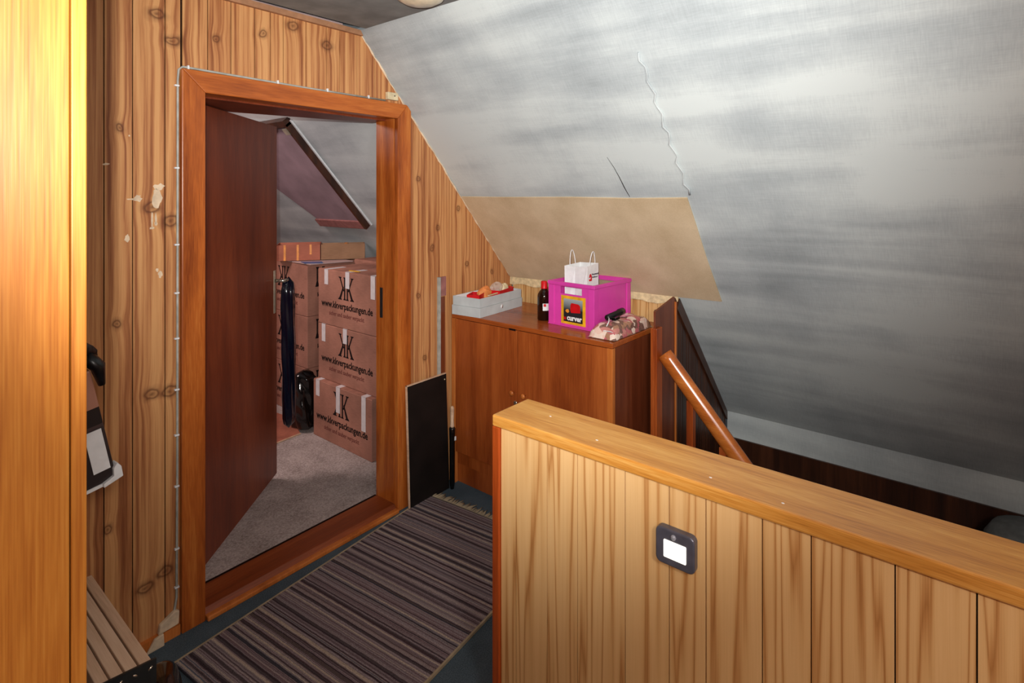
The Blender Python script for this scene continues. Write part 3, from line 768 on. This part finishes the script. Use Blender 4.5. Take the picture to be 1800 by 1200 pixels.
MB().prism([(.014, .205), (.036, .205), (.036, .225), (.028, .240), (.018, .236), (.014, .222), (.020, .220), (.024, .228), (.028, .222), (.028, .214), (.014, .214)], 'y', -.0052, -.0035).build('red_print', M['red'], bg)
for k, (x0, x1, zz) in enumerate(((.04, .09, .232), (.042, .085, .218))):
    mb = MB(); q = random.Random(k); x = x0
    while x < x1: wq = q.uniform(.002, .006); mb.box(x, x + wq, -.0052 + .002, -.0022, zz, zz + q.uniform(.004, .009)); x += wq + .0018
    mb.build('grey_print', M['charcoal'], bg)

# floral pouch with a black gadget on it
fp = tag(empty('floral_pouch', (2.375, 1.305, HT)), 'flat floral patterned pouch on the cupboard corner beside the pink crate', 'pouch')
mb = MB().grid(lambda a, b: Vector((-.185 + .37 * a, -.068 + .136 * b, .004 + (.06 + .006 * math.sin(a * 17) * math.cos(b * 9)) * (max(0, 1 - abs(2 * a - 1) ** 6) * max(0, 1 - abs(2 * b - 1) ** 5)) ** .6)), 30, 16)
mb.grid(lambda a, b: Vector((-.185 + .37 * a, -.068 + .136 * b, .001)), 2, 2); mb.build('pouch', M['floral'], fp)
MB().prism([(-.02, -.10), (.05, -.105), (.062, -.062), (-.01, -.058)], 'z', .003, .006).xf(Matrix.Translation((-.17, .05, .03)) @ Matrix.Rotation(.5, 4, 'Y')).build('white_tag', M['white'], fp)
gd = tag(empty('black_torch', (2.33, 1.318, HT + .071), math.radians(6)), 'small black torch with a white cord lying on the floral pouch', 'torch')
MB().tube([(-.075, 0, .014), (.05, 0, .014), (.058, 0, .014), (.10, 0, .014)], [.013, .013, .0165, .0165], 12).build('barrel', M['black'], gd)
MB().box(-.06, -.01, -.035, -.011, 0, .014).build('clip', M['bin'], gd, .003)
MB().tube([(-.072, -.006, .012), (-.10, -.02, .018), (-.125, -.03, .008), (-.145, -.028, -.008)], .0022, 6).build('cord', M['white'], gd)

# boards and umbrella between casing and cupboard
bl = tag(wall_root('black_board', 1.967, 2.195, 0), 'black board with a pale edge leaning on the wall between door and cupboard', 'board')
mb = MB(); mb.add([(-.137, -.060, 0), (.133, -.060, 0), (.133, -.050, 0), (-.137, -.050, 0), (-.137, -.037, .598), (.133, -.037, .598), (.133, -.027, .598), (-.137, -.027, .598)], [(3, 2, 1, 0), (4, 5, 6, 7), (0, 1, 5, 4), (1, 2, 6, 5), (2, 3, 7, 6), (3, 0, 4, 7)])
mb.build('panel', M['blackboard'], bl)
mb = MB(); mb.add([(-.142, -.060, 0), (-.1372, -.060, 0), (-.1372, -.050, 0), (-.142, -.050, 0), (-.142, -.037, .603), (-.1372, -.037, .603), (-.1372, -.027, .603), (-.142, -.027, .603)], [(3, 2, 1, 0), (4, 5, 6, 7), (0, 1, 5, 4), (1, 2, 6, 5), (2, 3, 7, 6), (3, 0, 4, 7)])
mb.box(-.142, .133, -.0375, -.027, .5985, .603); mb.build('pale_edge', M['pale_timber'], bl)
MB().lathe([(.004, 0), (.003, .003)], seg=8).xf(Matrix.Translation((.118, -.0395, .572)) @ Matrix.Rotation(math.pi / 2, 4, 'X')).build('pin', M['cream'], bl)
um = tag(wall_root('umbrella', 2.106, 2.12, 0), 'slim black umbrella with a pale wooden handle beside the cupboard', 'umbrella')
MB().lathe([(.010, .0), (.014, .03), (.015, .25), (.017, .315), (.013, .322)], seg=12).build('cover', M['bin'], um)
MB().lathe([(.009, .322), (.011, .33), (.0085, .36), (.0105, .40), (.011, .42), (.006, .432)], seg=14).build('handle', M['pale_timber'], um)
MB().box(.002, .012, -.0175, -.013, .255, .275).build('tag', M['white'], um)
gp = tag(wall_root('grey_edged_panel', 2.105, 2.195, 0), 'upright narrow panel with a pale grey edge squeezed beside the cupboard', 'panel')
MB().box(-.036, -.024, -.016, -.001, .0, 1.107).build('pale_edge', M['cable'], gp); MB().box(-.0235, .02, -.004, -.001, .0, 1.0).build('back_sheet', M['darkred'], gp); MB().box(-.0235, .022, -.010, -.001, 1.005, 1.107).build('pink_flap', M['pinkish'], gp)

# ------------------------------------------------------------------ store room: stacked removal boxes
def k_logo(mirror, cx, cz, h):
    """a serif capital K with a flared stem, right way round or mirrored"""
    s = -1 if mirror else 1; mb = MB(); k = h
    stem = [(-.02, 0), (.16, 0), (.16, .02), (.115, .08), (.115, .92), (.16, .98), (.16, 1), (-.02, 1), (-.02, .98), (.03, .92), (.03, .08), (-.02, .02)]
    arm = [(.11, .40), (.36, .93), (.32, .98), (.32, 1), (.52, 1), (.52, .98), (.44, .93), (.17, .38)]
    leg = [(.14, .55), (.19, .60), (.46, .10), (.56, .02), (.56, 0), (.28, 0), (.28, .02), (.34, .06)]
    for poly in (stem, arm, leg): mb.prism([(cx - s * (p[0] + .03) * k, cz + p[1] * k) for p in poly], 'x', -.0012, -.0002)
    return mb


def moving_box(label, loc, d_, w_, h_, tapes=(), mat='card', side=False, group='printed removal boxes in the store room', rz=0, logo_drop=0):
    o = thing('moving_box', label, 'box', loc, rz, group)
    MB().box(0, d_, 0, w_, 0, h_ - .004).build('carton', M[mat], o, .003)
    MB().box(.003, d_ / 2 - .001, .003, w_ - .003, h_ - .004, h_ - .001).build('flap', M[mat], o); MB().box(d_ / 2 + .001, d_ - .003, .003, w_ - .003, h_ - .004, h_ - .001).build('flap', M[mat], o)
    cz = h_ * .50; lh = h_ * .40; cy = w_ * .5
    for mi in (True, False): k_logo(mi, cy, cz, lh).build('printed_letter', M['ink'], o)
    text_mb('www.kkverpackungen.de', .058, .0012, .0004, w_ * .88).xf(Matrix.Translation((-.0006, cy, h_ * .33)) @ FACE_NX).build('web_address', M['ink'], o)
    text_mb('sicher und sauber verpackt', .038, .0, .0004, w_ * .60).xf(Matrix.Translation((-.0006, cy, h_ * .19)) @ FACE_NX).build('slogan', M['red_ink'], o)
    if side:
        for x0 in (.06, .105):
            MB().prism([(x0, h_ * .55), (x0 + .028, h_ * .55), (x0 + .019, h_ * .66), (x0 + .019, h_ * .88), (x0 + .028, h_ * .93), (x0 + .004, h_ * .93), (x0 + .010, h_ * .88), (x0 + .010, h_ * .66)], 'y', -.0012, -.0002).build('printed_letter', M['ink'], o)
        text_mb('kkver', .04, .0008, .0004, .09).xf(Matrix.Translation((.12, -.0006, h_ * .36)) @ FACE_NY).build('web_address', M['ink'], o)
    for yy, l in tapes:
        MB().box(-.0022, -.0013, yy - .02, yy + .02, h_ - l, h_ + .0002).box(-.0022, .13, yy - .02, yy + .02, h_ - .0008, h_ + .0006).build('tape', M['tape'], o)
    return o


Y0, WB = 2.665, .60
moving_box('printed removal box with three white tapes at the bottom of the near stack', (1.975, Y0, .03), .40, WB, .355, ((.55, .10), (.33, .155), (.075, .20)))
moving_box('printed removal box with faint grey tapes in the middle of the near stack', (2.01, Y0, .386), .36, WB, .345, ((.54, .11), (.31, .09)))
moving_box('printed removal box with three white tapes on top of the near stack', (2.01, Y0, .732), .36, WB, .345, ((.51, .095), (.285, .10), (.035, .135)))
moving_box('printed removal box at the bottom of the far stack behind black bags', (2.083, 3.52, .03), .42, .62, .335, side=True)
moving_box('printed removal box in the middle of the far stack', (2.083, 3.52, .366), .42, .62, .350, side=True)
moving_box('printed removal box on top of the far stack under the blue sheet', (2.083, 3.52, .717), .42, .62, .355, side=True)
ob = moving_box('printed removal box behind the near stack with only its top edge showing', (2.385, 2.80, .73), .19, .62, .36, ((.10, .05),), group=None)
lo = thing('carton', 'plain brown carton hidden under the box behind the near stack', 'box', (2.385, 2.80, .03)); MB().box(0, .25, 0, .62, 0, .699).build('carton', M['card2'], lo, .003)
cs = thing('card_sheet', 'flat sheet of pale card lying across the far stack', 'sheet', (2.07, 3.46, 1.0735)); MB().prism([(0, .0), (.30, -.05), (.34, .5), (.02, .60)], 'z', 0, .005).build('sheet', M['storewall'], cs)
bs = thing('blue_sheet', 'small blue sheet on the corner of the far stack', 'sheet', (2.062, 3.50, 1.0795)); MB().prism([(0, .02), (.09, -.06), (.13, .02), (.03, .12)], 'z', 0, .003).build('sheet', plain('blue_sheet', (52, 96, 150), .4), bs)
for (x, y, ln, col, tp, label, dpt) in ((2.235, 3.60, .30, 'card2', 0, 'open brown carton tray on the far stack below the roof hatch', .13), (1.99, 3.765, .29, 'card3', 1, 'open reddish carton tray with orange tapes on the far stack', .24)):
    o = thing('carton_tray', label, 'carton', (x, y, 1.083), math.radians(-34)); h = .108; d_ = dpt; t_ = .004
    mb = MB().box(0, ln, 0, d_, 0, .004).box(0, ln, 0, t_, .004, h).box(0, ln, d_ - t_, d_, .004, h).box(0, t_, t_, d_ - t_, .004, h).box(ln - t_, ln, t_, d_ - t_, .004, h)
    mb.build('tray', M[col], o)
    if tp:
        for xx in (.05, .135, .22): MB().box(xx, xx + .014, -.0012, -.0002, .0 if xx < .2 else .04, h).box(xx, xx + .014, -.0012, .012, h, h + .001).build('tape', M['orange_tape'], o)
    else: MB().box(.16, .18, -.002, d_, h, h + .001).build('tape', M['orange_tape'], o)
yp = thing('yellow_strip', 'thin yellow strip on top of the near stack', 'strip', (2.04, 2.93, 1.079), .1); MB().box(0, .012, -.045, .045, 0, .004).build('strip', M['yellow'], yp)


def film_bag(name, label, loc, rx, ry, h, mat, seed, rz=0, pinch=.75):
    o = thing(name, label, 'bag', loc, rz); q = random.Random(seed); ph = [q.uniform(0, 6.28) for _ in range(6)]

    def fn(a, b):
        th = a * 6.2832; b = min(b, 1.0); r = 1 + .10 * math.sin(th * 3 + ph[0] + b * 4) + .07 * math.sin(th * 7 + ph[1] + b * 9) + .05 * math.sin(b * 23 + ph[2] + th * 2)
        e = min(1, (b / .06) ** .5) * (1 if b < pinch else max(.0, 1 - ((b - pinch) / (1 - pinch)) ** 2) ** .5) if b < 1 else 0
        cx, cy = math.cos(th), math.sin(th); sq = (abs(cx) ** 3.2 + abs(cy) ** 3.2) ** (-1 / 3.2)
        return Vector((rx * cx * sq * r * e, ry * cy * sq * r * e, h * b + .012 * math.sin(th * 2 + 1) * b))
    MB().grid(fn, 40, 26).build('film', M[mat], o); return o


film_bag('black_bag', 'glossy black bag standing between the two box stacks', (1.985, 3.40, .031), .066, .088, .36, 'bin', 4, 0, .94)
nb = film_bag('navy_bag', 'long dark navy glossy bag hanging from the store room door handle', (0, 0, 0), .030, .040, .80, 'navy', 9, 0, .9)
nb.location = Matrix.Translation(hinge) @ Matrix.Rotation(la, 4, 'Z') @ Vector((L + .012, -.058, .235)); nb.rotation_euler = (0, 0, la + math.pi / 2)
fc = thing('floor_card', 'flat reddish card lying on the grey carpet before the far stack', 'card', (1.62, 3.30, .031))
MB().prism([(0, 0), (.30, .03), (.40, .26), (.36, .62), (-.05, .60)], 'z', 0, .006).build('card', M['card3'], fc, .001)
MB().prism([(-.008, -.006), (.302, .023), (.30, .030), (0, .0)], 'z', 0, .007).build('pale_edge', M['pale_timber'], fc)

# roof hatch on the store room slope
ht = tag(empty('roof_hatch'), 'mauve roof hatch board with a dark frame on the store room slope', 'hatch')
slope_slab(MB(), [(3.33, 1.86), (3.33, 2.40), (3.88, 2.40), (4.12, 2.18), (4.15, 1.86)], .006, .022).build('board', M['hatchpanel'], ht)
slope_slab(MB(), [(3.285, 1.835), (3.31, 1.835), (3.31, 2.43), (3.285, 2.43)], .006, .05).build('frame_side', M['darkwood'], ht)
slope_slab(MB(), [(3.285, 1.815), (4.2, 1.815), (4.2, 1.845), (3.285, 1.845)], .006, .05).build('frame_head', M['darkwood'], ht)
slope_slab(MB(), [(3.31, 2.395), (3.31, 2.44), (3.90, 2.44), (3.90, 2.395)], .006, .035).build('frame_sill', M['pinkish'], ht)
slope_slab(MB(), [(3.27, 1.83), (3.284, 1.83), (3.284, 2.43), (3.27, 2.43)], .001, .012).build('pale_fillet', M['white'], ht)
slope_slab(MB(), [(3.30, 1.85), (3.35, 1.85), (3.35, 1.88), (3.30, 1.88)], .051, .056).build('corner_plate', M['steel'], ht)
